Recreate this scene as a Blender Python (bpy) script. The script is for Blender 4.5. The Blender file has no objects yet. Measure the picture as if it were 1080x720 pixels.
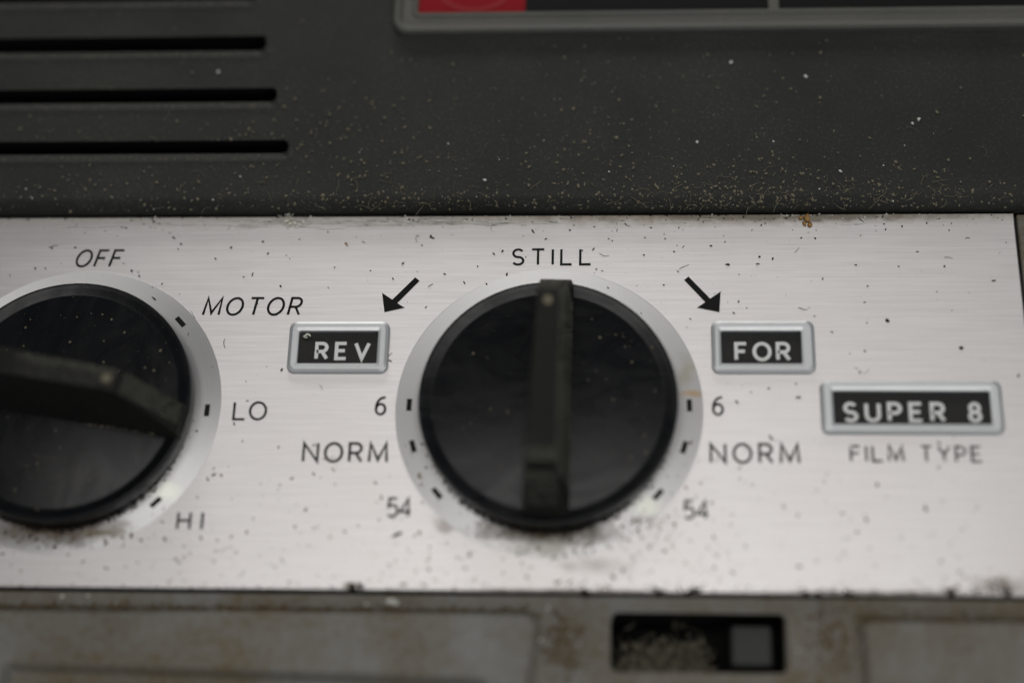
import bpy, bmesh, math, random
import numpy as np
from mathutils import Vector, Matrix

# ------------------------------------------------------------------ camera, world, lamps
S = 0.001                                   # everything below is written in millimetres
scn = bpy.context.scene
col = scn.collection
cam_d = bpy.data.cameras.new('camera'); cam = bpy.data.objects.new('camera', cam_d); col.objects.link(cam)
cam.matrix_world = Matrix(((0.99815, 0.00021, 0.06080, 8.42947 * S),
                           (0.02404, 0.91713, -0.39786, -77.95337 * S),
                           (-0.05585, 0.39859, 0.91543, 200.99356 * S),
                           (0, 0, 0, 1)))
cam_d.sensor_width = 36.0; cam_d.sensor_fit = 'HORIZONTAL'; cam_d.lens = 59.062
cam_d.clip_start = 0.01; cam_d.clip_end = 20
cam_d.dof.use_dof = True
cam_d.dof.focus_distance = 0.2232
cam_d.dof.aperture_fstop = 4.5
scn.camera = cam

world = bpy.data.worlds.new('World'); scn.world = world; world.use_nodes = True
world.node_tree.nodes['Background'].inputs[0].default_value = (0.80, 0.86, 1.0, 1)
world.node_tree.nodes['Background'].inputs[1].default_value = 0.07


def area(name, loc, target, size, power, colour):
    d = bpy.data.lights.new(name, 'AREA'); d.shape = 'RECTANGLE'; d.size, d.size_y = size
    d.energy = power; d.color = colour
    o = bpy.data.objects.new(name, d); col.objects.link(o)
    o.location = loc
    o.rotation_euler = (Vector(target) - Vector(loc)).to_track_quat('-Z', 'Y').to_euler()
    return o


area('ceiling_lamp', (0.0, 0.06, 1.00), (0, 0, 0), (0.80, 0.34), 3.4, (1.0, 0.975, 0.95))
area('back_window', (-0.12, 1.05, 0.36), (0, 0, 0), (0.60, 0.22), 3.2, (1.0, 0.985, 0.96))
area('front_window', (0.62, -0.85, 0.46), (0, 0, 0), (0.60, 0.45), 2.6, (0.93, 0.97, 1.0))

scn.view_settings.view_transform = 'Standard'; scn.view_settings.look = 'None'
scn.view_settings.exposure = 0.0; scn.view_settings.gamma = 1.0
scn.cycles.use_denoising = True
rnd = random.Random(7)
nrs = np.random.RandomState(11)


# ------------------------------------------------------------------ helpers
def empty(name, loc=(0, 0, 0), parent=None):
    o = bpy.data.objects.new(name, None); col.objects.link(o); o.location = [c * S for c in loc]
    o.empty_display_size = 0.01
    if parent: o.parent = parent
    return o


def tag(o, label, cat=None, kind=None, group=None):
    o['label'] = label
    if cat: o['category'] = cat
    if kind: o['kind'] = kind
    if group: o['group'] = group
    return o


def mesh_obj(name, verts, faces, mat, parent=None, loc=(0, 0, 0), smooth=False, bevel=None, seg=3):
    me = bpy.data.meshes.new(name)
    v = np.asarray(verts, float) * S
    me.from_pydata(v.tolist(), [], [list(f) for f in faces]); me.update()
    if mat: me.materials.append(mat)
    if smooth:
        for p in me.polygons: p.use_smooth = True
    o = bpy.data.objects.new(name, me); col.objects.link(o)
    o.location = [c * S for c in loc]
    if parent: o.parent = parent
    if bevel:
        m = o.modifiers.new('bevel', 'BEVEL'); m.width = bevel * S; m.segments = seg; m.limit_method = 'ANGLE'
        m.angle_limit = math.radians(35); m.harden_normals = False
    return o


def fast_grid(name, X, Y, Z, mask, mat, parent):
    """heightfield over the (X, Y) lattice; mask picks the cells that belong to this mesh"""
    ny, nx = Z.shape
    V = np.empty((ny, nx, 3)); V[:, :, 0] = X[None, :]; V[:, :, 1] = Y[:, None]; V[:, :, 2] = Z
    idx = np.arange(nx * ny).reshape(ny, nx)
    F = np.stack([idx[:-1, :-1], idx[:-1, 1:], idx[1:, 1:], idx[1:, :-1]], -1)[mask]
    used = np.unique(F); remap = np.full(nx * ny, -1); remap[used] = np.arange(len(used))
    V = V.reshape(-1, 3)[used] * S; F = remap[F]
    me = bpy.data.meshes.new(name)
    me.vertices.add(len(V)); me.vertices.foreach_set('co', V.astype('f').ravel())
    me.loops.add(F.size); me.loops.foreach_set('vertex_index', F.astype('i').ravel())
    me.polygons.add(len(F)); me.polygons.foreach_set('loop_start', (np.arange(len(F)) * 4).astype('i'))
    me.polygons.foreach_set('loop_total', np.full(len(F), 4, 'i'))
    me.polygons.foreach_set('use_smooth', np.ones(len(F), bool))
    me.update(calc_edges=True); me.validate()
    me.materials.append(mat)
    o = bpy.data.objects.new(name, me); col.objects.link(o)
    if parent: o.parent = parent
    return o


def sd_rrect(x, y, x0, x1, y0, y1, r):
    cx, cy, hx, hy = (x0 + x1) / 2, (y0 + y1) / 2, (x1 - x0) / 2 - r, (y1 - y0) / 2 - r
    dx, dy = np.abs(x - cx) - hx, np.abs(y - cy) - hy
    return np.hypot(np.maximum(dx, 0), np.maximum(dy, 0)) + np.minimum(np.maximum(dx, dy), 0) - r


def smooth01(t):
    t = np.clip(t, 0, 1); return t * t * (3 - 2 * t)


def rrect_pts(x0, x1, y0, y1, r, n=6):
    P = []
    for cx, cy, a in ((x1 - r, y1 - r, 0), (x0 + r, y1 - r, 90), (x0 + r, y0 + r, 180), (x1 - r, y0 + r, 270)):
        for k in range(n + 1):
            t = math.radians(a + 90 * k / n); P.append((cx + r * math.cos(t), cy + r * math.sin(t)))
    return P


def ring_loft(loops, close_first=False, close_last=False):
    """loops: list of equal-length closed loops of 3-D points"""
    n = len(loops[0]); V = [p for L in loops for p in L]; F = []
    for k in range(len(loops) - 1):
        for i in range(n):
            j = (i + 1) % n
            F.append((k * n + i, k * n + j, (k + 1) * n + j, (k + 1) * n + i))
    if close_first: F.append(tuple(range(n))[::-1])
    if close_last: F.append(tuple(range((len(loops) - 1) * n, len(loops) * n)))
    return V, F


def lathe(profile, n=128):
    loops = [[(r * math.cos(2 * math.pi * i / n), r * math.sin(2 * math.pi * i / n), z) for i in range(n)] for r, z in profile]
    return ring_loft(loops)


# ------------------------------------------------------------------ materials
def new_mat(name):
    m = bpy.data.materials.new(name); m.use_nodes = True
    nt = m.node_tree; b = nt.nodes['Principled BSDF']
    return m, nt, b


def N(nt, kind, **kw):
    n = nt.nodes.new(kind)
    for k, v in kw.items():
        if k.startswith('_'): setattr(n, k[1:], v)
        else: n.inputs[k].default_value = v
    return n


def L(nt, a, b): nt.links.new(a, b)


def coord(nt, scale=(1, 1, 1), loc=(0, 0, 0)):
    t = nt.nodes.new('ShaderNodeTexCoord'); m = nt.nodes.new('ShaderNodeMapping')
    m.inputs['Scale'].default_value = scale; m.inputs['Location'].default_value = loc
    L(nt, t.outputs['Object'], m.inputs['Vector']); return m.outputs['Vector']


def noise(nt, vec, scale, detail=4, rough=0.55, dist=0.0):
    n = N(nt, 'ShaderNodeTexNoise', Scale=scale, Detail=detail, Roughness=rough, Distortion=dist)
    L(nt, vec, n.inputs['Vector']); return n.outputs['Fac']


def ramp(nt, fac, stops):
    r = nt.nodes.new('ShaderNodeValToRGB')
    while len(r.color_ramp.elements) > 1: r.color_ramp.elements.remove(r.color_ramp.elements[0])
    r.color_ramp.elements[0].position = stops[0][0]
    c = stops[0][1]; r.color_ramp.elements[0].color = (c, c, c, 1) if not isinstance(c, tuple) else (*c, 1)
    for p, c in stops[1:]:
        e = r.color_ramp.elements.new(p); e.color = (c, c, c, 1) if not isinstance(c, tuple) else (*c, 1)
    L(nt, fac, r.inputs['Fac']); return r.outputs['Color']


def mix(nt, fac, a, b):
    m = nt.nodes.new('ShaderNodeMix'); m.data_type = 'RGBA'
    for s, v in ((m.inputs[0], fac), (m.inputs[6], a), (m.inputs[7], b)):
        if isinstance(v, (int, float)): s.default_value = v
        elif isinstance(v, tuple): s.default_value = (*v, 1)
        else: L(nt, v, s)
    return m.outputs[2]


def math_n(nt, op, a, b=None):
    m = nt.nodes.new('ShaderNodeMath'); m.operation = op
    for s, v in ((m.inputs[0], a), (m.inputs[1], b)):
        if v is None: continue
        if isinstance(v, (int, float)): s.default_value = v
        else: L(nt, v, s)
    return m.outputs[0]


def bump(nt, height, strength, dist, bsdf):
    b = N(nt, 'ShaderNodeBump', Strength=strength, Distance=dist); L(nt, height, b.inputs['Height'])
    L(nt, b.outputs['Normal'], bsdf.inputs['Normal'])


def plain(name, colour, rough=0.5, metal=0.0, spec=0.5):
    m, nt, b = new_mat(name)
    b.inputs['Base Color'].default_value = (*colour, 1); b.inputs['Roughness'].default_value = rough
    b.inputs['Metallic'].default_value = metal; b.inputs['Specular IOR Level'].default_value = spec
    return m


def dusty(name, base, dust, rough, grain=2600, amount=(0.55, 0.78), bump_s=0.25, spec=0.5, film=0.12, bumpd=0.00006):
    """plastic or paint with a thin blotchy dust film and fine specks of dust lying in its grain"""
    m, nt, b = new_mat(name); v = coord(nt)
    big = noise(nt, v, 70, 5, 0.6); fine = noise(nt, v, grain, 3, 0.7)
    blot = ramp(nt, big, [(0.35, 0.0), (0.75, 1.0)])
    spk = ramp(nt, fine, [(amount[0], 0.0), (amount[1], 1.0)])
    f = math_n(nt, 'MULTIPLY', spk, math_n(nt, 'ADD', math_n(nt, 'MULTIPLY', blot, 0.5), 0.25))
    f = math_n(nt, 'ADD', f, math_n(nt, 'MULTIPLY', blot, film))
    L(nt, mix(nt, f, base, dust), b.inputs['Base Color'])
    L(nt, math_n(nt, 'ADD', math_n(nt, 'MULTIPLY', f, 0.35), rough), b.inputs['Roughness'])
    b.inputs['Specular IOR Level'].default_value = spec
    bump(nt, noise(nt, v, 1500, 3, 0.6), bump_s, bumpd, b)
    return m


def brushed(name, base, rough, aniso, radial=False, stains_and_light=()):   # each stain or patch of painted light: x, y, rx, ry, colour, amount, raggedness, crust
    m, nt, b = new_mat(name); b.inputs['Metallic'].default_value = 1.0
    tc = nt.nodes.new('ShaderNodeTexCoord')
    if radial:                                # lathe-turned: fine rings, so the tangent across them is radial
        sep = nt.nodes.new('ShaderNodeSeparateXYZ'); L(nt, tc.outputs['Object'], sep.inputs[0])
        com = nt.nodes.new('ShaderNodeCombineXYZ'); L(nt, sep.outputs[0], com.inputs[0]); L(nt, sep.outputs[1], com.inputs[1])
        nrm = nt.nodes.new('ShaderNodeVectorMath'); nrm.operation = 'NORMALIZE'; L(nt, com.outputs[0], nrm.inputs[0])
        L(nt, nrm.outputs[0], b.inputs['Tangent'])
        ln = nt.nodes.new('ShaderNodeVectorMath'); ln.operation = 'LENGTH'; L(nt, com.outputs[0], ln.inputs[0])
        st = N(nt, 'ShaderNodeTexNoise', Scale=9000.0, Detail=2.0); st.noise_dimensions = '1D'
        L(nt, ln.outputs['Value'], st.inputs['W']); streak = st.outputs['Fac']
    else:
        com = N(nt, 'ShaderNodeCombineXYZ', Y=1.0); L(nt, com.outputs[0], b.inputs['Tangent'])
        a1 = noise(nt, coord(nt, (35, 5200, 1)), 1.0, 3, 0.7)
        a2 = noise(nt, coord(nt, (110, 2600, 1), (3, 1, 0)), 1.0, 2, 0.6)
        streak = math_n(nt, 'ADD', math_n(nt, 'MULTIPLY', a1, 0.6), math_n(nt, 'MULTIPLY', a2, 0.4))
    b.inputs['Anisotropic'].default_value = aniso
    blot = noise(nt, coord(nt), 55, 5, 0.6)
    c = mix(nt, ramp(nt, streak, [(0.3, 0.0), (0.7, 1.0)]), tuple(x * 0.84 for x in base), tuple(min(1, x * 1.09) for x in base))
    c = mix(nt, ramp(nt, blot, [(0.35, 0.16), (0.7, 0.0)]), c, (base[0] * 0.78, base[1] * 0.72, base[2] * 0.66))
    film = None
    for (x, y, rx, ry, colour, amt, rg, crust) in stains_and_light:                # grime, painted seam shade and painted glints, with ragged outlines
        s2 = nt.nodes.new('ShaderNodeMapping'); s2.vector_type = 'POINT'
        s2.inputs['Location'].default_value = (-x / rx, -y / ry, 0)
        s2.inputs['Scale'].default_value = (1 / (rx * S), 1 / (ry * S), 0)
        L(nt, tc.outputs['Object'], s2.inputs['Vector'])
        ln2 = nt.nodes.new('ShaderNodeVectorMath'); ln2.operation = 'LENGTH'; L(nt, s2.outputs[0], ln2.inputs[0])
        rag = noise(nt, coord(nt, loc=(x, y, 0)), 420, 5, 0.65)
        d = math_n(nt, 'ADD', ln2.outputs['Value'], math_n(nt, 'MULTIPLY', math_n(nt, 'SUBTRACT', rag, 0.5), rg))
        f = math_n(nt, 'MULTIPLY', ramp(nt, d, [(0.25, 1.0), (1.0, 0.0)]), amt)
        c = mix(nt, f, c, colour)
        f = math_n(nt, 'MULTIPLY', f, crust)
        film = f if film is None else math_n(nt, 'MAXIMUM', film, f)
    L(nt, c, b.inputs['Base Color'])
    r = math_n(nt, 'ADD', math_n(nt, 'MULTIPLY', streak, 0.14), rough - 0.07)
    if film is not None:
        r = math_n(nt, 'ADD', r, math_n(nt, 'MULTIPLY', film, 0.3))
        L(nt, math_n(nt, 'SUBTRACT', 1.0, math_n(nt, 'MULTIPLY', film, 0.9)), b.inputs['Metallic'])
    L(nt, r, b.inputs['Roughness'])
    bump(nt, streak, 0.10, 0.00002, b)
    return m


def ink(name, colour, wear, rough=0.65, scale=1500):
    """printed ink, worn away in places so that what lies below shows through"""
    m, nt, b = new_mat(name)
    b.inputs['Base Color'].default_value = (*colour, 1); b.inputs['Roughness'].default_value = rough
    b.inputs['Specular IOR Level'].default_value = 0.12
    if wear > 0:
        n1 = noise(nt, coord(nt), scale, 4, 0.65)
        L(nt, ramp(nt, n1, [(wear - 0.10, 0.0 if wear > 0.45 else 0.25), (wear + 0.08, 1.0)]), b.inputs['Alpha'])
    return m


GRIME = (0.10, 0.075, 0.05)
M = {}
M['aluminium'] = brushed('brushed aluminium', (0.670, 0.650, 0.642), 0.43, 0.60, stains_and_light=[
    (0, 28.4, 160, 2.6, (0.34, 0.30, 0.24), 0.55, 0.5, 0.6), (20, 28.2, 45, 2.2, (0.26, 0.22, 0.16), 0.5, 1.6, 0.7),  # first, widest band: shade along the seam painted in together with grime
    (-12.5, -15.5, 2.6, 1.3, (0.45, 0.36, 0.30), 0.35, 2.4, 1.00), (6, -20.5, 6, 1.4, (0.42, 0.35, 0.29), 0.18, 2.4, 1.00),
    (-24, -23.5, 1.2, 0.6, (0.30, 0.22, 0.15), 0.6, 2.4, 1.00), (2, -23.9, 16, 0.35, (0.2, 0.15, 0.1), 0.6, 2.4, 1.00), (40, -23.8, 14, 0.4, (0.25, 0.2, 0.15), 0.6, 2.4, 1.00),
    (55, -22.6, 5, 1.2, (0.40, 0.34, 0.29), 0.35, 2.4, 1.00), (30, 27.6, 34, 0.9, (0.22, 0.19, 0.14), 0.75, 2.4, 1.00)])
M['turned'] = brushed('turned aluminium', (0.685, 0.685, 0.68), 0.46, 0.68, radial=True)
M['turned_a'] = brushed('turned aluminium with painted glint and stain', (0.685, 0.685, 0.68), 0.46, 0.68, radial=True, stains_and_light=[
    (13.6, -11.6, 2.2, 1.7, (0.94, 0.96, 0.86), 0.75, 2.2, 0.15), (6, -16.9, 4, 0.8, (0.30, 0.25, 0.12), 0.6, 2.4, 1.00), (-1, -16.3, 11, 2.9, (0.13, 0.09, 0.055), 0.95, 1.0, 1.00)])  # first patch: lamp glint painted in, with pale corrosion
M['turned_b'] = brushed('turned aluminium with painted reflections and tan stain', (0.685, 0.685, 0.68), 0.46, 0.68, radial=True, stains_and_light=[  # first three patches: glint with corrosion, then ring reflections, painted in as colour
    (12.6, -12.9, 2.3, 1.6, (0.94, 0.96, 0.85), 0.75, 2.2, 0.15), (18.3, 2.2, 1.8, 0.7, (0.62, 0.42, 0.22), 0.8, 2.4, 1.00),
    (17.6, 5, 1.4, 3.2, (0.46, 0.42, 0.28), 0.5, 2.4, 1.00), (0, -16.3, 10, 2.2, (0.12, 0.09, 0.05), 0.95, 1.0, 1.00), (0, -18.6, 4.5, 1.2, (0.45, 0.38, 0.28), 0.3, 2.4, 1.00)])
M['housing'] = dusty('dark grey moulded plastic', (0.0235, 0.0250, 0.0222), (0.15, 0.143, 0.105), 0.58, 2400, (0.54, 0.80), 0.35, spec=0.22, film=0.08)
M['slot'] = plain('black inner plastic', (0.007, 0.007, 0.0065), 0.9, spec=0.08)
M['lower'] = dusty('grey painted casting', (0.208, 0.206, 0.192), (0.150, 0.118, 0.068), 0.55, 900, (0.45, 0.70), 0.4, film=0.90)
M['knob'] = dusty('black knob plastic', (0.0050, 0.0056, 0.0066), (0.20, 0.19, 0.14), 0.29, 2100, (0.66, 0.84), 0.10, spec=0.21, film=0.010)
nt = M['knob'].node_tree; b_ = nt.nodes['Principled BSDF']      # handling marks: smeared patches of polish
old = b_.inputs['Roughness'].links[0].from_socket
sm = noise(nt, coord(nt, (1, 2.2, 1)), 95, 6, 0.6, 1.8)
L(nt, math_n(nt, 'ADD', old, math_n(nt, 'MULTIPLY', math_n(nt, 'SUBTRACT', sm, 0.5), 0.42)), b_.inputs['Roughness'])
M['grip'] = dusty('black grip plastic', (0.014, 0.014, 0.0125), (0.17, 0.17, 0.125), 0.55, 1700, (0.60, 0.84), 0.2, spec=0.11, film=0.05)
M['chrome'] = dusty('satin silver plating', (0.66, 0.675, 0.68), (0.40, 0.37, 0.32), 0.44, 1500, (0.62, 0.80), 0.1, film=0.12)
M['chrome'].node_tree.nodes['Principled BSDF'].inputs['Metallic'].default_value = 0.62
M['strip'] = dusty('black label strip', (0.022, 0.021, 0.020), (0.16, 0.15, 0.13), 0.50, 2600, (0.60, 0.85), 0.05, spec=0.2, film=0.03)
M['ink'] = ink('black ink', (0.012, 0.012, 0.012), 0.0)
M['ink_soft'] = ink('worn black ink', (0.035, 0.032, 0.030), 0.36)
M['ink_faint'] = ink('half rubbed off black ink', (0.10, 0.09, 0.085), 0.47, scale=900)
M['white'] = ink('white ink', (0.84, 0.84, 0.81), 0.22)
M['red'] = plain('red enamel', (0.27, 0.004, 0.009), 0.5, spec=0.15)
M['pale_red'] = plain('pale red enamel', (0.31, 0.028, 0.03), 0.5, spec=0.15)
M['black'] = plain('black enamel', (0.006, 0.006, 0.006), 0.5, spec=0.15)
M['dull_metal'] = dusty('dull zinc frame', (0.095, 0.095, 0.083), (0.16, 0.15, 0.11), 0.45, 1600, (0.5, 0.8), 0.2, film=0.2)
M['switch'] = plain('grey switch plastic', (0.052, 0.052, 0.050), 0.6, spec=0.2)
M['pale_dust'] = plain('pale dust', (0.205, 0.180, 0.128), 0.95, spec=0.1)
M['white_dust'] = plain('white dust', (0.72, 0.71, 0.64), 0.9)
M['dark_dust'] = plain('dark dirt', (0.030, 0.024, 0.019), 0.95, spec=0.1)
M['brown_dust'] = plain('brown dirt', (0.15, 0.115, 0.07), 0.95, spec=0.1)
M['speck'] = plain('brown speck', (0.23, 0.175, 0.12), 0.95, spec=0.1)
M['grip_dust'] = plain('grey green dust', (0.25, 0.245, 0.195), 0.95, spec=0.1)
M['orange'] = plain('rusty orange crumb', (0.42, 0.235, 0.075), 0.8)
M['fluff'] = plain('pale fluff', (0.86, 0.86, 0.74), 0.95, spec=0.1)
M['bare'] = plain('bare bright metal', (0.97, 0.96, 0.90), 0.45, 0.6)
M['lint'] = plain('grey lint', (0.16, 0.145, 0.105), 0.95, spec=0.1)

# ------------------------------------------------------------------ the projector
PROJ = empty('film_projector')
tag(PROJ, 'old film projector with dark grey housing, silver control panel and black knobs', 'film projector')

# ---- upper housing: raised 2.5 mm over the panel, round front edge, long louvre slots, nameplate well
YF, TOP, RF = 28.25, 2.5, 2.0
Xu = np.concatenate([np.arange(-115, -84, 0.6), np.arange(-84, -34, 0.22), np.arange(-34, 100.1, 0.6)])
Yu = np.concatenate([YF + RF * (1 - np.cos(np.linspace(0, math.pi / 2, 14))), np.arange(YF + RF + 0.25, 66, 0.2), np.arange(66, 96, 0.8)])
GX, GY = np.meshgrid(Xu, Yu)
Z = np.full(GX.shape, TOP)
e = GY - YF
Z = np.where(e < RF, TOP - RF + np.sqrt(np.maximum(RF ** 2 - (RF - np.minimum(e, RF)) ** 2, 0)), Z)
Z += 0.05 * np.sin(GX * 0.05 + 1) * np.clip((GY - 30) / 10, 0, 1)
slots = [(-36.1, 35.75, 38.35), (-38.4, 44.0, 46.75), (-40.6, 52.45, 55.45), (-42.8, 61.0, 64.3)]   # right end, low edge, high edge
slot_masks = []
cx = (GX[:-1, :-1] + GX[1:, 1:]) / 2; cy = (GY[:-1, :-1] + GY[1:, 1:]) / 2
for xe, y0, y1 in slots:
    w = y1 - y0
    lip = sd_rrect(GX, GY, -110, xe + 0.1, y0 - 0.35, y1 + 0.05, 0.9)          # shallow sloping lip
    Z -= 0.60 * np.clip(-lip / 1.5, 0, 1) * np.clip((y1 - GY) / 1.0, 0, 1)
    Z += 0.24 * np.exp(-((lip - 0.25) / 0.40) ** 2) * np.clip((y0 + 1.0 - GY) / 0.8, 0, 1)
    hole = sd_rrect(GX, GY, -110, xe - 0.15, y0 + 0.95, y1, 0.7)
    Z = np.where(hole < 0, TOP - np.clip(-hole / 0.12, 0, 1) * 7.0, Z)
    slot_masks.append(sd_rrect(cx, cy, -110, xe - 0.15, y0 + 0.95, y1, 0.7) < 0.09)
every = np.zeros(cx.shape, bool)
for m_ in slot_masks: every |= m_
upper = fast_grid('upper_housing', Xu, Yu, Z, ~every, M['housing'], PROJ)
for m_ in slot_masks: fast_grid('vent_slot', Xu, Yu, Z, m_, M['slot'], upper)
# skirt below the front edge and round the far sides, so that the housing is a body and not a sheet
V = [(-115, YF, TOP - RF), (100, YF, TOP - RF), (100, YF, -3), (-115, YF, -3),
     (-115, 95.9, TOP), (100, 95.9, TOP), (100, 95.9, -40), (-115, 95.9, -40),
     (-115, YF, -40), (100, YF, -40), (-115, YF + RF, TOP), (100, YF + RF, TOP)]
mesh_obj('housing_side', V, [(0, 1, 2, 3), (4, 5, 6, 7)[::-1], (0, 3, 8, 7, 4, 10), (1, 11, 5, 6, 9, 2)], M['housing'], upper)

# ---- nameplate with its stepped frame, cut by the top of the photograph
plate = empty('nameplate', (21, 66, TOP), PROJ)


def local(pts, o=(21, 66, TOP)): return [(x - o[0], y - o[1], z - o[2]) for x, y, z in pts]


x0, x1, yb, yt = -22.6, 88.0, 54.95, 84.0
prof = [(0, 2.3), (0, 3.5), (0.25, 3.9), (0.75, 4.0), (1.1, 3.75), (1.35, 3.35), (1.75, 3.35), (2.6, 3.35), (2.9, 3.6), (3.25, 3.6), (3.45, 3.3), (3.45, 2.6)]
loops = []
for ins, z in prof:
    P = rrect_pts(x0 + ins, x1 - ins, yb + ins, yt - ins, max(0.25, 2.0 - ins * 0.5), 5)
    loops.append(local([(x, y, z) for x, y in P]))
V, F = ring_loft(loops); F = [f[::-1] for f in F]
fr = mesh_obj('frame', V, [f[::-1] for f in F], M['dull_metal'], plate)


def box(x0, x1, y0, y1, z0, z1):
    V = [(x, y, z) for z in (z0, z1) for x, y in ((x0, y0), (x1, y0), (x1, y1), (x0, y1))]
    return V, [(3, 2, 1, 0), (4, 5, 6, 7), (0, 1, 5, 4), (1, 2, 6, 5), (2, 3, 7, 6), (3, 0, 4, 7)]


V, F = box(-19.3, -4.1, 58.25, 80.7, 2.4, 3.0); mesh_obj('red_field', local(V), F, M['red'], plate)
V, F = box(-4.05, 84.7, 58.25, 80.7, 2.4, 2.96); mesh_obj('black_field', local(V), F, M['black'], plate)
V, F = box(29.9, 31.3, 58.3, 80.6, 2.96, 3.2); mesh_obj('divider', local(V), F, M['dull_metal'], plate)
el = []
for k, (a, b) in enumerate(((5.2, 3.6), (4.5, 2.9))):
    el.append(local([(-11.3 + a * math.cos(t), 62.3 + b * math.sin(t), 3.06) for t in np.linspace(0, 2 * math.pi, 48, endpoint=False)]))
V, F = ring_loft(el); mesh_obj('oval_line', V, F, M['pale_red'], plate)

# ---- control panel
P_X0, P_X1, P_Y0, P_Y1 = -110, 61.35, -24.0, 27.95
V, F = box(P_X0, P_X1, P_Y0, P_Y1, -0.9, 0.0)
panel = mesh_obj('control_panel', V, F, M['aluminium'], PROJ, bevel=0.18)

# ---- side trim right of the panel and the bed below the seams
V, F = box(61.75, 100, -24.3, 28.0, -4, -0.35); mesh_obj('side_trim', V, F, M['lower'], PROJ, bevel=0.3)
V, F = box(-114, 99, -25.6, 30, -8, -2.2); mesh_obj('inner_chassis', V, F, M['slot'], PROJ)

# ---- lower housing: a grey casting with two raised pads and a switch slot
Xl = np.concatenate([np.arange(-115, -75, 0.8), np.arange(-75, 66, 0.22), np.arange(66, 100.1, 0.8)])
Yl = np.concatenate([np.arange(-52, -36, 0.6), np.arange(-36, -24.5, 0.16), [-24.42, -24.36, -24.3]])
GX, GY = np.meshgrid(Xl, Yl)
Z = np.full(GX.shape, -1.0)
Z -= 0.5 * smooth01((GY + 24.62) / 0.3)
padl = np.maximum(sd_rrect(GX, GY, -140, -0.9 + 0.12 * (GY + 27), -70, -26.75, 1.6), GX + 0.7 - 0.16 * (GY + 27))
padr = np.maximum(sd_rrect(GX, GY, 38.4, 140, -70, -27.25, 1.4), 38.7 + 0.22 * (GY + 27) - GX)
for pad in (padl, padr): Z = np.maximum(Z, -1.0 + 1.0 * smooth01((0.35 - pad) / 0.75))
groove = np.minimum(np.abs(padl - 0.4), np.abs(padr - 0.4)); Z -= 0.40 * smooth01(1 - groove / 0.45)
# the pad's front edge drops away on the left
edge = -33.35 - 0.022 * (GX + 63)
Z -= 2.2 * smooth01((edge - GY) / 1.1) * smooth01((-6.5 - GX) / 2.5) * smooth01((GX + 67) / 1.5)
Z -= 1.2 * smooth01((-36.2 - GY) / 3)
hole = sd_rrect(GX, GY, 8.1, 29.1, -33.45, -26.35, 0.8)
Z -= 0.25 * smooth01((0.45 - hole) / 0.6)
Z = np.where(hole < 0, -1.2 - np.clip(-hole / 0.2, 0, 1) * 6.5, Z)
cx = (GX[:-1, :-1] + GX[1:, 1:]) / 2; cy = (GY[:-1, :-1] + GY[1:, 1:]) / 2
hm = sd_rrect(cx, cy, 8.1, 29.1, -33.45, -26.35, 0.8) < 0.06
lower = fast_grid('lower_housing', Xl, Yl, Z, ~hm, M['lower'], PROJ)
fast_grid('switch_slot', Xl, Yl, Z, hm, M['slot'], lower)
V = [(-115, -24.3, -1.5), (100, -24.3, -1.5), (100, -24.3, -40), (-115, -24.3, -40), (-115, -52, -3.6), (100, -52, -3.6), (100, -52, -40), (-115, -52, -40)]
mesh_obj('housing_side', V, [(0, 1, 2, 3)[::-1], (4, 5, 6, 7), (0, 4, 7, 3), (1, 2, 6, 5)], M['lower'], lower)
V, F = box(22.6, 27.5, -32.5, -27.45, -7.6, -1.9)
mesh_obj('slide_switch', V, F, M['switch'], PROJ, bevel=0.45)

# ---- lettering: single-stroke letters swept to ribbons
def arc(cx, cy, rx, ry, a0, a1, n=18):
    return [(cx + rx * math.cos(math.radians(a0 + (a1 - a0) * k / n)), cy + ry * math.sin(math.radians(a0 + (a1 - a0) * k / n))) for k in range(n + 1)]


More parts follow.
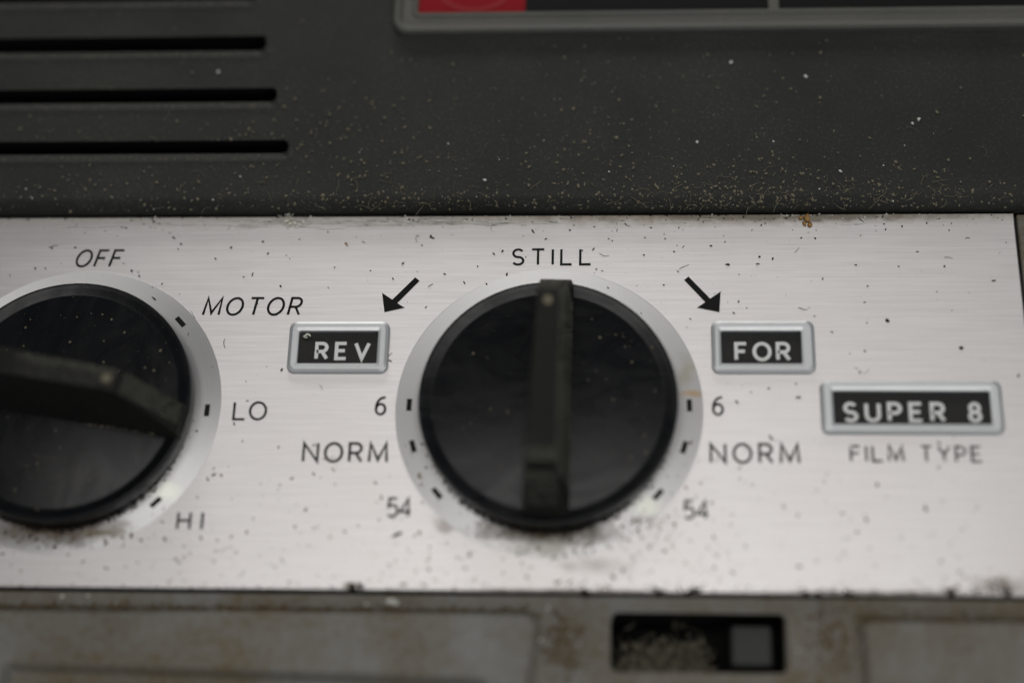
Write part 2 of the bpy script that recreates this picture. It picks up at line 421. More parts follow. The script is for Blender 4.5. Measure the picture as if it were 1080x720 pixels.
GL = {   # width, strokes in a cell one high
    'O': (0.88, [arc(.44, .5, .44, .5, 90, 450, 40)]),
    'F': (0.58, [[(0, 0), (0, 1), (.58, 1)], [(0, .52), (.50, .52)]]),
    'E': (0.60, [[(.60, 0), (0, 0), (0, 1), (.60, 1)], [(0, .52), (.52, .52)]]),
    'M': (0.92, [[(0, 0), (.05, 1), (.46, .10), (.87, 1), (.92, 0)]]),
    'T': (0.74, [[(0, 1), (.74, 1)], [(.37, 1), (.37, 0)]]),
    'R': (0.64, [[(0, 0), (0, 1), (.34, 1)] + arc(.34, .735, .27, .265, 90, -90) + [(0, .47)], [(.33, .47), (.64, 0)]]),
    'P': (0.60, [[(0, 0), (0, 1), (.32, 1)] + arc(.32, .725, .28, .275, 90, -90) + [(0, .45)]]),
    'L': (0.62, [[(0, 1), (0, 0), (.62, 0)]]),
    'H': (0.72, [[(0, 0), (0, 1)], [(.72, 0), (.72, 1)], [(0, .52), (.72, .52)]]),
    'I': (0.0, [[(0, 0), (0, 1)]]),
    'V': (0.80, [[(0, 1), (.40, 0), (.80, 1)]]),
    'N': (0.74, [[(0, 0), (0, 1), (.74, 0), (.74, 1)]]),
    'U': (0.68, [[(0, 1), (0, .33)] + arc(.34, .33, .34, .33, 180, 360) + [(.68, 1)]]),
    'Y': (0.72, [[(0, 1), (.36, .47), (.72, 1)], [(.36, .47), (.36, 0)]]),
    'S': (0.62, [arc(.31, .745, .285, .255, 30, 270, 20) + arc(.31, .25, .31, .25, 90, -150, 20)[1:]]),
    '6': (0.50, [arc(.42, .34, .42, .64, 80, 180, 14) + arc(.25, .30, .25, .30, 180, 540, 30)]),
    '5': (0.52, [[(.47, 1), (.08, 1), (.04, .55)] + arc(.25, .32, .27, .32, 125, -140, 22)]),
    '4': (0.56, [[(.42, 0), (.42, 1), (0, .27), (.56, .27)]]),
    '8': (0.54, [arc(.27, .75, .235, .25, -90, 270, 26), arc(.27, .26, .27, .26, 90, 450, 26)]),
    ' ': (0.30, []),
}


def ribbon(pts, w, z0, z1, V, F):
    P = [Vector(p) for i, p in enumerate(pts) if i == 0 or math.dist(p, pts[i - 1]) > 1e-4]
    closed = (P[0] - P[-1]).length < 1e-6
    if closed: P = P[:-1]
    n = len(P); Lft = []; Rgt = []
    for i in range(n):
        a = P[i - 1] if (closed or i > 0) else None
        c = P[(i + 1) % n] if (closed or i < n - 1) else None
        d0 = (P[i] - a).normalized() if a is not None else (c - P[i]).normalized()
        d1 = (c - P[i]).normalized() if c is not None else d0
        n0 = Vector((-d0.y, d0.x)); n1 = Vector((-d1.y, d1.x)); m = n0 + n1
        m = n0 if m.length < 1e-4 else m.normalized()
        k = w / 2 / max(0.38, m.dot(n0))
        Lft.append(P[i] + m * k); Rgt.append(P[i] - m * k)
    b = len(V)
    for z in (z0, z1):
        for p in Lft: V.append((p.x, p.y, z))
        for p in Rgt: V.append((p.x, p.y, z))
    for i in range(n if closed else n - 1):
        j = (i + 1) % n
        l0, l1, r0, r1 = b + i, b + j, b + n + i, b + n + j
        t = 2 * n
        F.append((r0 + t, r1 + t, l1 + t, l0 + t)); F.append((l0, l1, r1, r0))
        F.append((l0 + t, l1 + t, l1, l0)); F.append((r1 + t, r0 + t, r0, r1))
    if not closed:
        t = 2 * n; i = n - 1
        F.append((b + t, b, b + n, b + n + t)); F.append((b + i, b + i + t, b + n + i + t, b + n + i))


def word(text, x0, x1, y0, h, w, mat, parent, zb, label, slant=0.0, wf=1.0, name='printed_word', origin=(0, 0, 0), tilt=0.0):
    w = w + 0.07; hh = h - w; inner = (x1 - x0) - w - slant * hh
    ws = [GL[c][0] * hh * wf for c in text]
    gap = (inner - sum(ws)) / max(1, len(text) - 1)
    x = x0 + w / 2; V = []; F = []; k = 0
    for c, cw in zip(text, ws):
        for st in GL[c][1]:
            pts = [(x + px * hh * wf + slant * py * hh, y0 + w / 2 + py * hh + tilt * (x - x0)) for px, py in st]
            ribbon(pts, w, zb, zb + 0.030 + 0.004 * (k % 6), V, F); k += 1
        x += cw + gap
    V = [(p[0] - origin[0], p[1] - origin[1], p[2] - origin[2]) for p in V]
    o = mesh_obj(name, V, F, mat, parent); o['label'] = label
    return o


Zp = 0.004
word('OFF', -64.75, -57.80, 20.32, 2.72, 0.25, M['ink'], panel, Zp, 'slanted black word OFF above the left knob', 0.24, 0.90)
word('MOTOR', -46.4, -32.75, 13.12, 2.74, 0.25, M['ink'], panel, Zp, 'slanted black word MOTOR', 0.18, 0.95)
word('LO', -40.95, -36.45, -1.72, 2.68, 0.26, M['ink_soft'], panel, Zp, 'grey black word LO beside its dial mark')
word('HI', -46.8, -43.35, -16.5, 2.50, 0.27, M['ink_soft'], panel, Zp, 'grey black word HI beside its dial mark')
word('STILL', -5.25, 5.45, 20.40, 2.56, 0.25, M['ink'], panel, Zp, 'black word STILL above the middle knob')
word('6', -22.45, -20.95, -1.0, 2.72, 0.27, M['ink_soft'], panel, Zp, 'black figure 6 left of the middle knob')
word('NORM', -31.45, -20.35, -7.45, 2.82, 0.30, M['ink_soft'], panel, Zp, 'black word NORM left of the middle knob')
word('54', -20.2, -16.95, -14.7, 2.70, 0.26, M['ink_soft'], panel, Zp, 'faded figure 54 left of the middle knob')
word('6', 20.85, 22.4, -0.92, 2.72, 0.27, M['ink_soft'], panel, Zp, 'black figure 6 right of the middle knob')
word('NORM', 20.4, 31.75, -7.36, 2.80, 0.29, M['ink_soft'], panel, Zp, 'black word NORM right of the middle knob')
word('54', 16.95, 20.2, -14.7, 2.58, 0.26, M['ink_soft'], panel, Zp, 'faded figure 54 right of the middle knob')
word('FILM TYPE', 37.9, 54.35, -7.05, 2.26, 0.26, M['ink_faint'], panel, Zp, 'faded broken words FILM TYPE under the wide window', tilt=-0.002)
for pts, lab in (([(-21.93, 13.61), (-22.4, 16.45), (-20.98, 15.44), (-18.07, 18.71), (-17.47, 18.19), (-20.29, 14.93), (-19.25, 14.26)], 'black arrow pointing down left to REV'),
                 ([(22.14, 13.55), (22.37, 16.53), (20.98, 15.52), (18.20, 18.74), (17.62, 18.22), (20.32, 15.0), (19.22, 14.2)], 'black arrow pointing down right to FOR')):
    n = len(pts); V = [(x, y, 0.004) for x, y in pts] + [(x, y, 0.04) for x, y in pts]
    cw = sum((pts[i][0] * pts[(i + 1) % n][1] - pts[(i + 1) % n][0] * pts[i][1]) for i in range(n)) < 0
    F = [tuple(range(n, 2 * n)), tuple(range(n))[::-1]] + [(i, (i + 1) % n, n + (i + 1) % n, n + i) for i in range(n)]
    if cw: F = [f[::-1] for f in F]
    mesh_obj('printed_arrow', V, F, M['ink'], panel)['label'] = lab

# ---- indicator windows: bevelled silver frame, sunken black strip, white capitals
for (ox0, ox1, oy0, oy1), (ix0, ix1, iy0, iy1), text, tw, bold, lab in (
        ((-34.30, -21.05, 4.80, 12.10), (-32.95, -22.5, 6.05, 10.62), 'REV', (-30.80, -23.45, 6.68, 2.62), 0.40, 'silver framed window showing REV'),
        ((21.00, 34.25, 4.80, 12.15), (22.2, 32.5, 6.05, 10.62), 'FOR', (23.90, 31.15, 6.55, 2.72), 0.40, 'silver framed window showing FOR'),
        ((34.60, 57.35, -3.45, 3.80), (36.15, 55.75, -2.15, 2.30), 'SUPER 8', (37.35, 54.70, -1.80, 2.78), 0.42, 'wide silver framed window showing SUPER 8')):
    oc = ((ox0 + ox1) / 2, (oy0 + oy1) / 2, 0)
    steps = [(0, 0.0, 0.004, 1.0), (0.0, 0, 0.40, 1.0), (0.07, 0, 0.55, 0.95), (0.42, 0, 0.715, 0.85), (0.5, 0, 0.74, 0.8)]
    loops = []
    for ins, _, z, r in steps:
        loops.append([(x - oc[0], y - oc[1], z) for x, y in rrect_pts(ox0 + ins, ox1 - ins, oy0 + ins, oy1 - ins, r)])
    for grow, z, r in ((0.40, 0.74, 0.35), (0.34, 0.735, 0.32), (0.06, 0.66, 0.22), (0.0, 0.58, 0.20), (0.0, 0.02, 0.20)):
        loops.append([(x - oc[0], y - oc[1], z) for x, y in rrect_pts(ix0 - grow, ix1 + grow, iy0 - grow * 1.1, iy1 + grow * 1.5, r)])
    V, F = ring_loft(loops)
    w_ = mesh_obj('indicator_window', V, F, M['chrome'], PROJ, loc=oc); w_['label'] = lab
    V, F = box(ix0 - 0.3 - oc[0], ix1 + 0.3 - oc[0], iy0 - 0.3 - oc[1], iy1 + 0.3 - oc[1], 0.01, 0.12)
    s_ = mesh_obj('label_strip', V, F, M['strip'], w_)
    word(text, tw[0], tw[1], tw[2], tw[3], bold, M['white'], w_, 0.124, 'white capitals ' + text, name='lettering', origin=oc)

# ---- dials and knobs
D = 62.342


def tick(parent, ang, rt=18.0, ln=1.65, wd=0.66):
    a = math.radians(ang); u = Vector((math.cos(a), math.sin(a))); t = Vector((-u.y, u.x)); c = u * rt
    P = [c - u * wd / 2 - t * ln / 2, c + u * wd / 2 - t * ln / 2, c + u * wd / 2 + t * ln / 2, c - u * wd / 2 + t * ln / 2]
    V = [(p.x, p.y, 0.030) for p in P] + [(p.x, p.y, 0.060) for p in P]
    mesh_obj('tick_mark', V, [(3, 2, 1, 0), (4, 5, 6, 7), (0, 1, 5, 4), (1, 2, 6, 5), (2, 3, 7, 6), (3, 0, 4, 7)], M['ink'], parent)


def dial(cx_, mat, angs, label):
    V, F = lathe([(19.75, 0.004), (19.72, 0.022), (19.6, 0.026), (15.0, 0.026)], 160)
    o = mesh_obj('dial_ring', V, F, mat, PROJ, loc=(cx_, 0, 0), smooth=False); o['label'] = label
    for p in o.data.polygons: p.use_smooth = False
    for a in angs: tick(o, a)
    return o


dial(0, M['turned_b'], (1.6, -16.7, -39.5, 178.4, 196.7, 219.5), 'turned silver dial ring round the middle knob')
dial(-D, M['turned_a'], (42.9, -1.0, -45.5), 'turned silver dial ring round the left knob')


def knob(cx_, rot, label, spot):
    prof = [(14.9, 0.25), (15.9, 0.32), (16.22, 0.6), (16.42, 1.6), (16.46, 3.05), (16.42, 3.24), (16.32, 3.33), (16.15, 3.32),
            (15.6, 3.17), (15.05, 3.02), (14.9, 2.985)]
    prof += [(14.75 * math.cos(t), 2.95 + 0.80 * math.sin(t) ** 2) for t in np.linspace(0.03, math.pi / 2 - 0.02, 24)]
    V, F = lathe(prof, 160)
    V.append((0, 0, 3.75)); n = len(V) - 1; b = n - 160
    F += [(b + i, b + (i + 1) % 160, n) for i in range(160)]
    k = mesh_obj('control_knob', V, F, M['knob'], PROJ, loc=(cx_, 0, 0), smooth=True); k['label'] = label
    k.rotation_euler = (0, 0, math.radians(rot))
    # pointer grip: tall fin, narrower at its pointing end (+Y), sloped ends, small step under the tail's top edge
    side = [(16.35, 2.4), (16.2, 4.6), (13.4, 9.6), (10.7, 13.3), (10.2, 13.8), (9.6, 14.0), (-10.3, 14.22), (-12.0, 13.75), (-12.15, 13.45),
            (-12.1, 13.1), (-10.9, 12.7), (-10.9, 11.6), (-12.25, 11.3), (-13.6, 9.0), (-15.0, 5.6), (-15.6, 2.4)]
    V = []
    for sgn in (-1, 1):
        for y, z in side:
            wz = (14.5 - z) * (0.125 if sgn > 0 else 0.045)
            hw = 1.20 + (16.3 - y) / 28 * 0.62 + wz
            V.append((sgn * hw, y, z))
    n = len(side)
    F = [tuple(range(n)), tuple(range(n, 2 * n))[::-1]] + [(i, n + i, n + (i + 1) % n, (i + 1) % n) for i in range(n)]
    g = mesh_obj('pointer_grip', V, F, M['grip'], k, bevel=0.16, seg=3, smooth=True)
    g.data.set_sharp_from_angle(angle=math.radians(25))
    sy, sz = spot
    P = []
    V, F = [], []
    for j in range(1, 5):
        th = j / 4 * math.pi / 2
        V += [(0.62 * math.sin(th) * math.cos(2 * math.pi * i / 14), sy + 0.7 * math.sin(th) * math.sin(2 * math.pi * i / 14), sz + 0.14 * math.cos(th) - 0.02) for i in range(14)]
    V.append((0, sy, sz + 0.12))
    for j in range(3):
        F += [(j * 14 + i, (j + 1) * 14 + i, (j + 1) * 14 + (i + 1) % 14, j * 14 + (i + 1) % 14) for i in range(14)]
    F += [(56, i, (i + 1) % 14) for i in range(14)]
    mesh_obj('indicator_dot', V, F, M['pale_dust'], k, smooth=True)
    return k


knob(0, -1.8, 'black round knob with its pointer grip turned up to STILL', (8.9, 14.0))
knob(-D, -100, 'black round knob with its pointer grip turned right to LO', (8.9, 14.0))

# ------------------------------------------------------------------ dust, dirt and crumbs
ICO = None


def base_lump():
    bm = bmesh.new(); bmesh.ops.create_icosphere(bm, subdivisions=1, radius=1.0)
    V = np.array([v.co[:] for v in bm.verts]); F = np.array([[v.index for v in f.verts] for f in bm.faces]); bm.free()
    return V, F


LV, LF = base_lump()


class Lumps:
    def __init__(s): s.V = []; s.F = []; s.n = 0

    def add(s, x, y, z, rx, ry, rz, ang=None, jag=0.35):
        a = rnd.uniform(0, 6.28) if ang is None else ang
        v = LV * (1 + nrs.uniform(-jag, jag, (len(LV), 1))) * np.array([rx, ry, rz])
        c, q = math.cos(a), math.sin(a)
        v = np.stack([v[:, 0] * c - v[:, 1] * q, v[:, 0] * q + v[:, 1] * c, v[:, 2]], 1) + np.array([x, y, z])
        s.V.append(v); s.F.append(LF + s.n); s.n += len(v)

    def fibre(s, pts, r):
        m = len(pts); V = []
        for i, p in enumerate(pts):
            p = Vector(p); d = (Vector(pts[min(i + 1, m - 1)]) - Vector(pts[max(i - 1, 0)])).normalized()
            u = d.cross(Vector((0, 0, 1))); u = u.normalized() if u.length > 1e-5 else Vector((1, 0, 0)); w = d.cross(u)
            rr = r * (0.5 if i in (0, m - 1) else 1)
            for k in range(3): V.append(p + (u * math.cos(k * 2.094) + w * math.sin(k * 2.094)) * rr)
        F = []
        for i in range(m - 1):
            for k in range(3):
                a, b = i * 3 + k, i * 3 + (k + 1) % 3
                F += [(a, b, b + 3), (a, b + 3, a + 3)]
        s.V.append(np.array([tuple(v) for v in V])); s.F.append(np.array(F) + s.n); s.n += len(V)

    def build(s, name, mat, parent=None):
        V = np.concatenate(s.V); F = np.concatenate(s.F)
        return mesh_obj(name, V, F.tolist(), mat, parent, smooth=True)


def curl(x, y, z, ln, r0=None):
    a = rnd.uniform(0, 6.28); k = rnd.uniform(-1.6, 1.6) / ln; P = []
    for i in range(8):
        P.append((x, y, z + 0.05 * math.sin(i * 0.9 + a))); x += math.cos(a) * ln / 7; y += math.sin(a) * ln / 7; a += k * ln / 7 + rnd.uniform(-.25, .25)
    return P


def zu(y):            # height of the upper housing's surface
    e = y - YF
    return TOP if e > RF else TOP - RF + math.sqrt(max(0, RF ** 2 - (RF - max(e, 0)) ** 2))


def in_slot(x, y): return any(x < xe + 0.3 and y0 - 0.3 < y < y1 + 0.2 for xe, y0, y1 in slots)


def size(lo, hi, p=2.6): return lo + (hi - lo) * rnd.random() ** p


# pale dust on the dark housing: thick near the seam and in the middle, thin towards the top
d = Lumps()
clumps = [(-30, 40, 5, 5), (-22, 34, 6, 4), (4, 33, 7, 3), (22, 31, 9, 2.2), (30, 34, 6, 3.5), (44, 31, 8, 2.5), (-40, 37, 3, 3), (-60, 31, 9, 2.5), (8, 44, 8, 6)]
while d.n < 12 * 2300:
    if rnd.random() < 0.55:
        c_ = rnd.choice(clumps); x, y = rnd.gauss(c_[0], c_[2]), rnd.gauss(c_[1], c_[3])
        if y < 28.35: continue
    else:
        x = rnd.uniform(-84, 70); y = 28.35 + 32 * rnd.random() ** 2.3
        if rnd.random() > 0.35 + 0.65 * math.exp(-((x - 6) / 42) ** 2): continue
    if in_slot(x, y): continue
    r = size(0.03, 0.25, 3.6)
    d.add(x, y, zu(y) + r * 0.3, r * rnd.uniform(0.8, 1.5), r * rnd.uniform(0.6, 1), r * 0.6)
for xe, y0, y1 in slots:                                   # dust along the louvre lips, added so that they look lit
    for _ in range(420):
        x = xe - 48 * rnd.random(); y = y0 - 0.25 + rnd.gauss(0, 0.30); r = size(.02, .11, 2.5); d.add(x, y, TOP + .05, r * 1.5, r, r * .6)
for _ in range(70):
    x = rnd.uniform(-80, 66); y = 28.6 + 14 * rnd.random() ** 2
    if not in_slot(x, y): d.fibre(curl(x, y, zu(y) + 0.08, rnd.uniform(0.5, 2.2)), rnd.uniform(0.02, 0.045))
for _ in range(700):                                       # fluffy dust hanging over the front edge, mostly on the right
    x = rnd.choice((rnd.gauss(22, 9), rnd.gauss(44, 12), rnd.uniform(-76, 61), rnd.gauss(-20, 10))); y = 28.3 + abs(rnd.gauss(0, 1.2)); r = size(.03, .22, 2.4)
    if not -84 < x < 66: continue
    d.add(x, y, zu(y) + .02, r * rnd.uniform(.8, 1.8), r, r * .8, jag=.5)
for _ in range(90):
    x = rnd.choice((rnd.gauss(24, 9), rnd.gauss(48, 9), rnd.gauss(-18, 12))); y = 28.5 + abs(rnd.gauss(0, 1.6))
    d.fibre(curl(x, y, zu(y) + .1, rnd.uniform(.8, 2.6)), rnd.uniform(.03, .05))
tag(d.build('pale_dust', M['pale_dust']), 'pale grey dust and fibres scattered over the dark grey housing', 'dust', 'stuff')
d = Lumps()
for _ in range(45):
    x = rnd.uniform(-78, 66); y = 28.4 + 12 * rnd.random() ** 2.2
    if in_slot(x, y): continue
    r = size(0.05, 0.20, 2.2); d.add(x, y, zu(y) + r * 0.3, r, r * 0.8, r * 0.6)
for x, y in ((19.6, 37.6), (34.6, 47.8), (48.5, 40.3), (49.4, 40.9), (24.5, 50.2), (-47, 49.5), (-9, 32), (38.5, 33)):
    d.add(x, y, TOP + 0.1, 0.28, 0.24, 0.15)
tag(d.build('white_dust', M['white_dust']), 'bright white dust grains on the dark grey housing', 'dust', 'stuff')

# dark grit on the silver panel
d = Lumps()
grit = [(-68.02, 23.22), (-64.82, 23.35), (-69.91, 20.21), (-68.53, 20.21), (-51.49, 24.88), (-50.27, 23.8), (-50.58, 23.01), (-45.3, 21.56), (-41.24, 18.85), (-55.48, 19.03), (-56.61, 19.81), (-52.23, 17.82), (-43.32, 23.27), (-39.1, 24.11), (-34.07, 24.45), (-30.26, 25.51), (-17.97, 24.88), (-17.39, 23.45), (-14.15, 19.19), (-29.01, 20.22), (-19.82, 20.76), (-38.24, 22.32), (-35.02, 5.35), (-6.51, 22.55), (-7.64, 22.13), (-9.75, 20.3), (-21.05, 18.51), (-36.11, 17.43), (12.34, 21.91), (16.37, 22.39), (14.93, 17.51), (6.05, 19.83), (7.68, 24.34), (2.47, 25.64), (24.68, 15.08), (27.61, 21.58), (21.28, 23.22), (24.01, 13.45), (29.34, 21.29), (33.21, 24.36), (40.15, 20.35), (59.92, 23.55), (52.67, 25.4), (51.64, 20.1), (40.6, 8.06), (39.82, 5.09), (35.72, 18.35), (41.51, 17.24), (45.75, 20.12), (59.73, 4.65), (28.86, -4.31), (19.22, -9.9), (11.73, -14.28), (16.39, -9.03), (-21.78, -10.11), (-29.22, -16.16), (-23.67, -15.75), (-62.1, -18.74), (-40.61, -2.21), (-58.08, -20.68), (-61.96, -18.87), (-45.89, -20.71), (-33.75, -21.22), (-52.69, -21.25), (-9.94, -21.15), (-1.85, -20.96), (1.3, -19.73), (10.4, -22.3)]
for x, y in grit:
    r = rnd.uniform(0.10, 0.17); d.add(x, y, 0.04 + r * 0.3, r * rnd.uniform(1, 1.5), r * 0.8, r * 0.5)
for x, y, rx, ry, a in ((43.77, 12.34, .30, .26, 0), (52.9, 8.46, .38, .22, -0.2), (31.85, 1.62, .42, .16, -0.1), (24.02, 0.95, .3, .12, -1), (23.4, 20.47, .36, .13, -0.25),
                        (-18.54, -16.76, .5, .2, 0.4), (-19.1, -17.1, .35, .14, 0.2), (-16.03, 24.58, .34, .13, -0.3), (-16.25, 24.85, .28, .11, 1.3), (28.2, -3.9, .5, .12, -0.9), (-51.3, 24.7, .3, .1, -0.4)):
    d.add(x, y, 0.10, rx, ry, 0.12, a)
while d.n < 12 * 620:
    x = rnd.uniform(-75, 61); t = rnd.random()
    y = 27.9 - 26 * rnd.random() ** 2.1 if t < 0.72 else (-23.8 + 7 * rnd.random() ** 2 if t < 0.9 else rnd.uniform(-23, 27))
    if t < 0.72 and rnd.random() > 0.35 + 0.65 * math.exp(-((x - 8) / 34) ** 2): continue
    r = size(0.025, 0.14, 2.6); d.add(x, y, 0.01 + r * 0.3, r * rnd.uniform(.9, 2.6), r * rnd.uniform(.5, 1), r * .5, jag=.6)
for _ in range(34):
    x, y = rnd.uniform(-72, 60), 27.5 - 26 * rnd.random() ** 1.5
    d.fibre(curl(x, y, .06, rnd.uniform(.5, 1.5)), rnd.uniform(.025, .05))
tag(d.build('dark_grit', M['dark_dust']), 'dark grit specks scattered over the silver control panel', 'dirt', 'stuff')

# brown dirt: in the seams, under the knobs, in the low places of the lower casting
d = Lumps()
for _ in range(520):
    x = rnd.uniform(-75, 61); u = rnd.random()
    if u < 0.5: y = 27.95 - 2.0 * rnd.random() ** 2.2
    else: y = -24.0 + 1.0 * rnd.random() ** 2.5
    r = size(0.03, 0.16, 2.2); d.add(x, y, r * 0.3, r * rnd.uniform(.9, 2), r * .7, r * .6)
for cx_ in (0, -D):
    for _ in range(1500):
        a = math.radians(rnd.gauss(-92, 26)); rr = 16.1 + abs(rnd.gauss(0, 0.36)) * (1 if rnd.random() < .93 else 3)
        r = size(0.03, 0.17, 2.0); d.add(cx_ + rr * math.cos(a), rr * math.sin(a), 0.05 + r * .3, r * 1.2, r, r * .8)
for x, y in ((4.96, -24.1), (13.63, -23.7), (18.25, -23.65), (32.79, -24.0), (36.55, -23.96), (49.17, -23.6), (55.84, -23.43), (-24.1, -23.4), (-23.6, -23.7)):
    for _ in range(5):
        r = rnd.uniform(0.12, 0.32); d.add(x + rnd.gauss(0, .4), y + rnd.gauss(0, .18), r * .4, r * 1.5, r, r * .7)
tag(d.build('brown_dirt', M['dark_dust']), 'dark brown dirt packed along the panel seams and under the knobs', 'dirt', 'stuff')
d = Lumps()
for _ in range(1500):
    u = rnd.random()
    if u < 0.45: x, y, z = rnd.uniform(-72, -1), -26.3 + rnd.gauss(0, .30), -1.0
    elif u < 0.65: x, y, z = rnd.gauss(2.2, 1.5), rnd.gauss(-30.8, 1.9), -1.0
    elif u < 0.85: x, y, z = rnd.gauss(35.2, 1.7), rnd.gauss(-29.5, 2.4), -1.0
    else: x, y, z = rnd.uniform(38, 61), -26.6 + rnd.gauss(0, .35), -1.0
    if y > -24.7: continue
    r = size(0.05, 0.30, 2.4); d.add(x, y, z + r * .10, r * 1.5, r, r * .3)
d2 = Lumps()
for _ in range(800):                                       # fine brown specks over the lower half of the panel
    x = rnd.gauss(-2, 34); y = -23.8 + 20 * rnd.random() ** 1.6
    if not -74 < x < 61 or math.hypot(x, y) < 17.2 or math.hypot(x + D, y) < 17.2: continue
    r = size(.04, .17, 2.6); d2.add(x, y, .03 + r * .2, r * rnd.uniform(1, 2.6), r * rnd.uniform(.6, 1.1), r * .4, jag=.6)
for _ in range(520):                                       # thicker below the middle knob and in the lower right corner
    x, y = rnd.choice(((rnd.gauss(1, 6), -16.6 - abs(rnd.gauss(0, 1.9))), (rnd.gauss(11, 2.5), -14.2 - abs(rnd.gauss(0, 1.6))), (rnd.gauss(53, 5), -23.9 + abs(rnd.gauss(0, .9))), (rnd.gauss(-60, 5), -17 - abs(rnd.gauss(0, 1.2)))))
    if x > 61 or y < -23.9: continue
    r = size(.03, .19, 2.2); d2.add(x, y, .03 + r * .2, r * rnd.uniform(1, 2), r * rnd.uniform(.6, 1.1), r * .5, jag=.6)
tag(d2.build('brown_specks', M['speck']), 'fine brown specks scattered over the lower half of the silver panel', 'dirt', 'stuff')
tag(d.build('tan_dirt', M['brown_dust']), 'tan dirt caked in the low places of the grey lower housing', 'dirt', 'stuff')
d = Lumps()
for _ in range(70):
    x, y = rnd.uniform(-74, 60), 27.9 - 3.2 * rnd.random() ** 2; r = size(0.05, 0.19, 1.8); d.add(x, y, .02 + r * .4, r, r * .8, r * .7)
for x, y in ((-75.09, 26.89), (-54.25, 27.9), (-47.92, 27.77), (-47.9, 27.3), (-69.03, 27.74), (-55.67, 19.6), (35.26, 25.49), (34.2, 25.2), (-60.5, -24.9), (-57.2, -24.8), (-53.6, -25.75), (-57.9, 21)):
    r = rnd.uniform(.16, .30) if y < 0 else rnd.uniform(.12, .2); d.add(x, y, (.1 if y > -24 else -.8), r, r * .9, r * .7)
for k in range(26):                                        # grains on the lower housing
    x, y = rnd.uniform(-72, 60), rnd.uniform(-33, -25.4)
    if 7 < x < 30: continue
    r = size(.10, .24, 1.5); d.add(x, y, -.3 if not (-1 < x < 38) else -.9, r, r, r * .5)
tag(d.build('pale_grains', M['white_dust']), 'pale dust grains and hairs on the silver panel and the grey lower housing', 'dust', 'stuff')
# dust on the knobs
d = Lumps()
for cx_ in (0, -D):
    for _ in range(170):
        rr = 15.2 * math.sqrt(rnd.random()); a = rnd.uniform(0, 6.28); x, y = rr * math.cos(a), rr * math.sin(a)
        if cx_ == 0 and (abs(x) < 3.6 or rnd.random() > (0.9 if x > 0 else 0.35)): continue
        if cx_ < 0 and abs(y + x * 0.18) < 3.6: continue
        r = size(.03, .20, 2.8); zz = 2.95 + 0.80 * (1 - (rr / 14.75) ** 2) if rr < 14.4 else 3.3
        d.add(cx_ + x, y, zz + r * .3, r * 1.2, r, r * .5)
A_, B_ = (-61.2, -2.6), (-50.2, -4.6)                      # dust line along the foot of the left grip
for _ in range(170):
    t = rnd.random(); r = size(.025, .13, 2.4); d.add(A_[0] + (B_[0] - A_[0]) * t + rnd.gauss(0, .2), A_[1] + (B_[1] - A_[1]) * t + rnd.gauss(0, .28), 3.62 + r * .2, r * 1.6, r, r * .5)
for k in range(7):                                         # wiped arcs of dust on the left knob's lower face
    R_, a0 = 8.2 + k * .75 + rnd.uniform(-.2, .2), rnd.uniform(-118, -100)
    for _ in range(70):
        a = math.radians(a0 + rnd.uniform(0, 48)); rr = R_ + rnd.gauss(0, .06); r = size(.012, .04, 1.5)
        d.add(-D + rr * math.cos(a), rr * math.sin(a), 2.96 + 0.8 * (1 - (rr / 14.75) ** 2), r * 2.5, r, r * .4, a + 1.57)
tag(d.build('knob_dust', M['pale_dust']), 'pale dust specks lying on the two black knobs', 'dust', 'stuff')
d = Lumps()
for cx_, rot in ((0, -1.8), (-D, -100)):                   # dust caked on the grips' flanks and ends
    c_, q_ = math.cos(math.radians(rot)), math.sin(math.radians(rot))
    for _ in range(9000 if cx_ == 0 else 5200):
        u = rnd.random()
        if u < 0.72 and cx_ == 0:
            y = rnd.uniform(-12, 13.5); zt = 14.0 - max(0, y - 10) * 1.3; z = zt - (zt - 3.4) * rnd.random() ** 1.5
            if rnd.random() > 0.80 + 0.2 * math.sin(y * 1.3 + 2 * math.sin(y * .7)): continue
            x = 1.22 + (16.3 - y) / 28 * 0.62 + (14.5 - z) * 0.125
        elif u < (0.92 if cx_ == 0 else 0.15):
            t = rnd.random() ** 1.7; y = -12.3 - 2.6 * t; z = float(np.interp(-y, (12.25, 13.6, 15.0), (11.3, 9.0, 5.6))) + .02; x = rnd.uniform(-1.9, 2.0)
            if rnd.random() < .35: t = rnd.random(); y, z, x = -10.3 - 1.7 * t, 14.25 - .48 * t, rnd.uniform(-1.7, 1.8)  # extra dust makes the tail's worn chamfer look lit
        else:
            t = rnd.random(); y = 10.7 + 5.4 * t; z = float(np.interp(y, (10.7, 13.4, 16.2), (13.3, 9.6, 4.6))) + .02; x = rnd.uniform(-1.3, 1.4)
            if cx_ < 0 and rnd.random() < .55: y, z, x = rnd.uniform(-11, 10), 14.12, rnd.choice((-1.3 + abs(rnd.gauss(0, .5)), rnd.uniform(-1.4, 1.5)))
        r = size(.015, .055, 1.6); d.add(cx_ + x * c_ - y * q_, x * q_ + y * c_, z, r, r, r * .6)
tag(d.build('grip_dust', M['grip_dust']), 'grey green dust caked on the flanks and ends of the knob grips', 'dust', 'stuff')


d = Lumps()                                               # bare bright scratches rubbed into the panel's top edge
for _ in range(110):
    x = rnd.uniform(-46, -8) if rnd.random() < .8 else rnd.uniform(-74, 50); y = 26.95 + rnd.gauss(0, .42)
    if y > 27.75: continue
    P = [(x + i * rnd.uniform(.4, .9), y + rnd.uniform(-.06, .06), .05) for i in range(6)]
    d.fibre(P, rnd.uniform(.03, .055))
d.build('edge_scratches', M['bare'], panel)['kind'] = 'stuff'


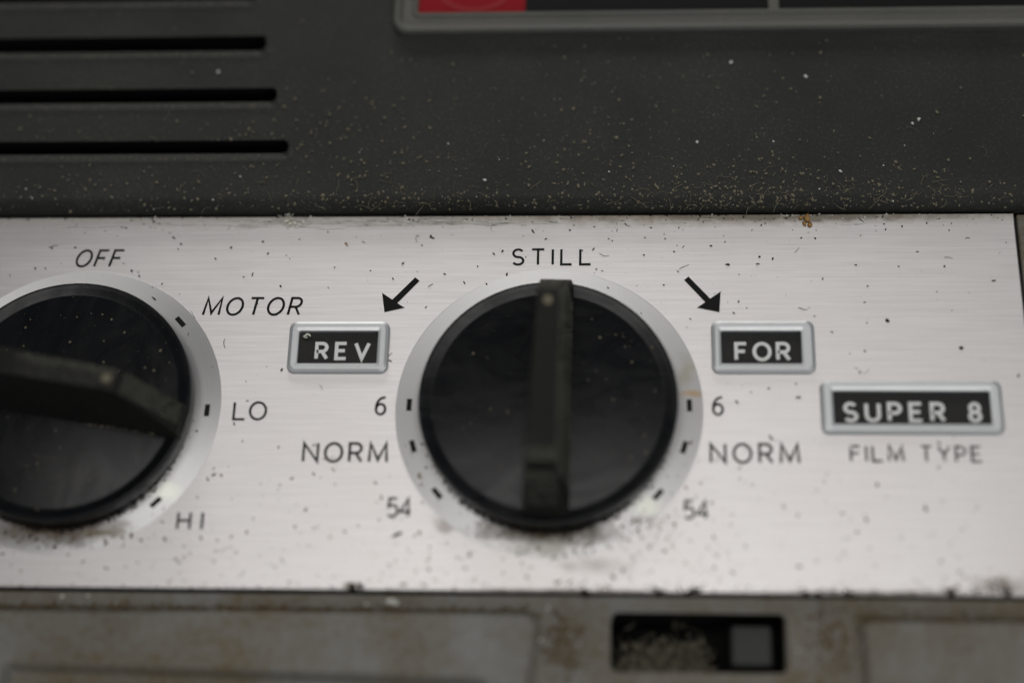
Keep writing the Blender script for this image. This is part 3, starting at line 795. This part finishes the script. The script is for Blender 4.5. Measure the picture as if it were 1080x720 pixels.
# single crumbs that stand out
def crumb(name, spots, mat, label, cat, fib=0):
    d = Lumps()
    for x, y, z, rx, ry, rz, a in spots: d.add(x, y, z, rx, ry, rz, a)
    x, y, z = spots[0][:3]
    for _ in range(fib): d.fibre(curl(x + rnd.gauss(0, .5), y + rnd.gauss(0, .25), z + .1, rnd.uniform(.6, 1.6)), .035)
    return tag(d.build(name, mat), label, cat)


crumb('fluff', [(-36.0, 27.1, .3, .36, .3, .26, .3), (-35.5, 26.75, .25, .26, .22, .2, 1), (-34.9, 26.8, .25, .38, .22, .2, .4), (-34.3, 26.6, .25, .32, .2, .16, 2), (-33.7, 26.9, .25, .3, .22, .2, 0), (-33.1, 26.7, .2, .2, .15, .12, 0)], M['fluff'],
      'pale fluff tuft caught in the top seam of the silver panel', 'fluff', 26)
crumb('crumb', [(34.1, 27.1, .35, .42, .62, .3, 0), (34.4, 26.2, .3, .34, .4, .25, 1), (33.7, 26.4, .25, .4, .28, .25, 2), (33.3, 27.3, .3, .3, .3, .25, 2)], M['orange'], 'rusty orange crumb at the top right of the silver panel, in the seam', 'crumb')
crumb('crumb', [(-27.7, 23.77, .12, .22, .17, .14, .5), (-27.5, 23.5, .1, .14, .1, .1, .5)], M['orange'], 'small orange crumb on the silver panel between OFF and STILL', 'crumb')
crumb('crumb', [(-19.2, -25.2, -.75, .75, .36, .4, 0), (-18.5, -25.5, -.8, .5, .3, .3, .4)], M['white_dust'], 'white crumb on the grey lower housing just below the panel edge', 'crumb')
crumb('straw_fleck', [(-32.0, 9.9, .95, .5, .12, .1, .6), (-31.6, 9.95, .98, .42, .12, .1, -.6), (-31.9, 9.6, .9, .3, .1, .1, .1)], M['fluff'], 'straw coloured fleck on the REV window, at its upper left corner', 'fleck')
crumb('crumb', [(57.83, 18.02, .08, .36, .13, .1, .1)], M['brown_dust'], 'thin brown fleck near the right edge of the silver panel', 'fleck')
d = Lumps()
for _ in range(330):
    x, y = rnd.gauss(14.8, 3.0), -33.2 + abs(rnd.gauss(0, 2.2))
    if not (8.8 < x < 20.2 and -33.2 < y < -27.5): continue
    d.fibre(curl(x, y, -4.8 + rnd.uniform(0, 2.0), rnd.uniform(.8, 2.0)), rnd.uniform(.03, .07))
for _ in range(420):
    x, y = rnd.choice((rnd.gauss(17.6, 1.3), rnd.gauss(12.5, 1.6), rnd.gauss(15, 3))), -33.2 + abs(rnd.gauss(0, 2.0))
    if not (8.8 < x < 20.2 and -33.2 < y < -28): continue
    r = size(.08, .55, 1.8); d.add(x, y, -4.6 + rnd.uniform(0, 1.6), r, r, r * .7, jag=.6)
tag(d.build('lint_clump', M['lint']), 'grey green lint clump inside the dark switch slot', 'lint')
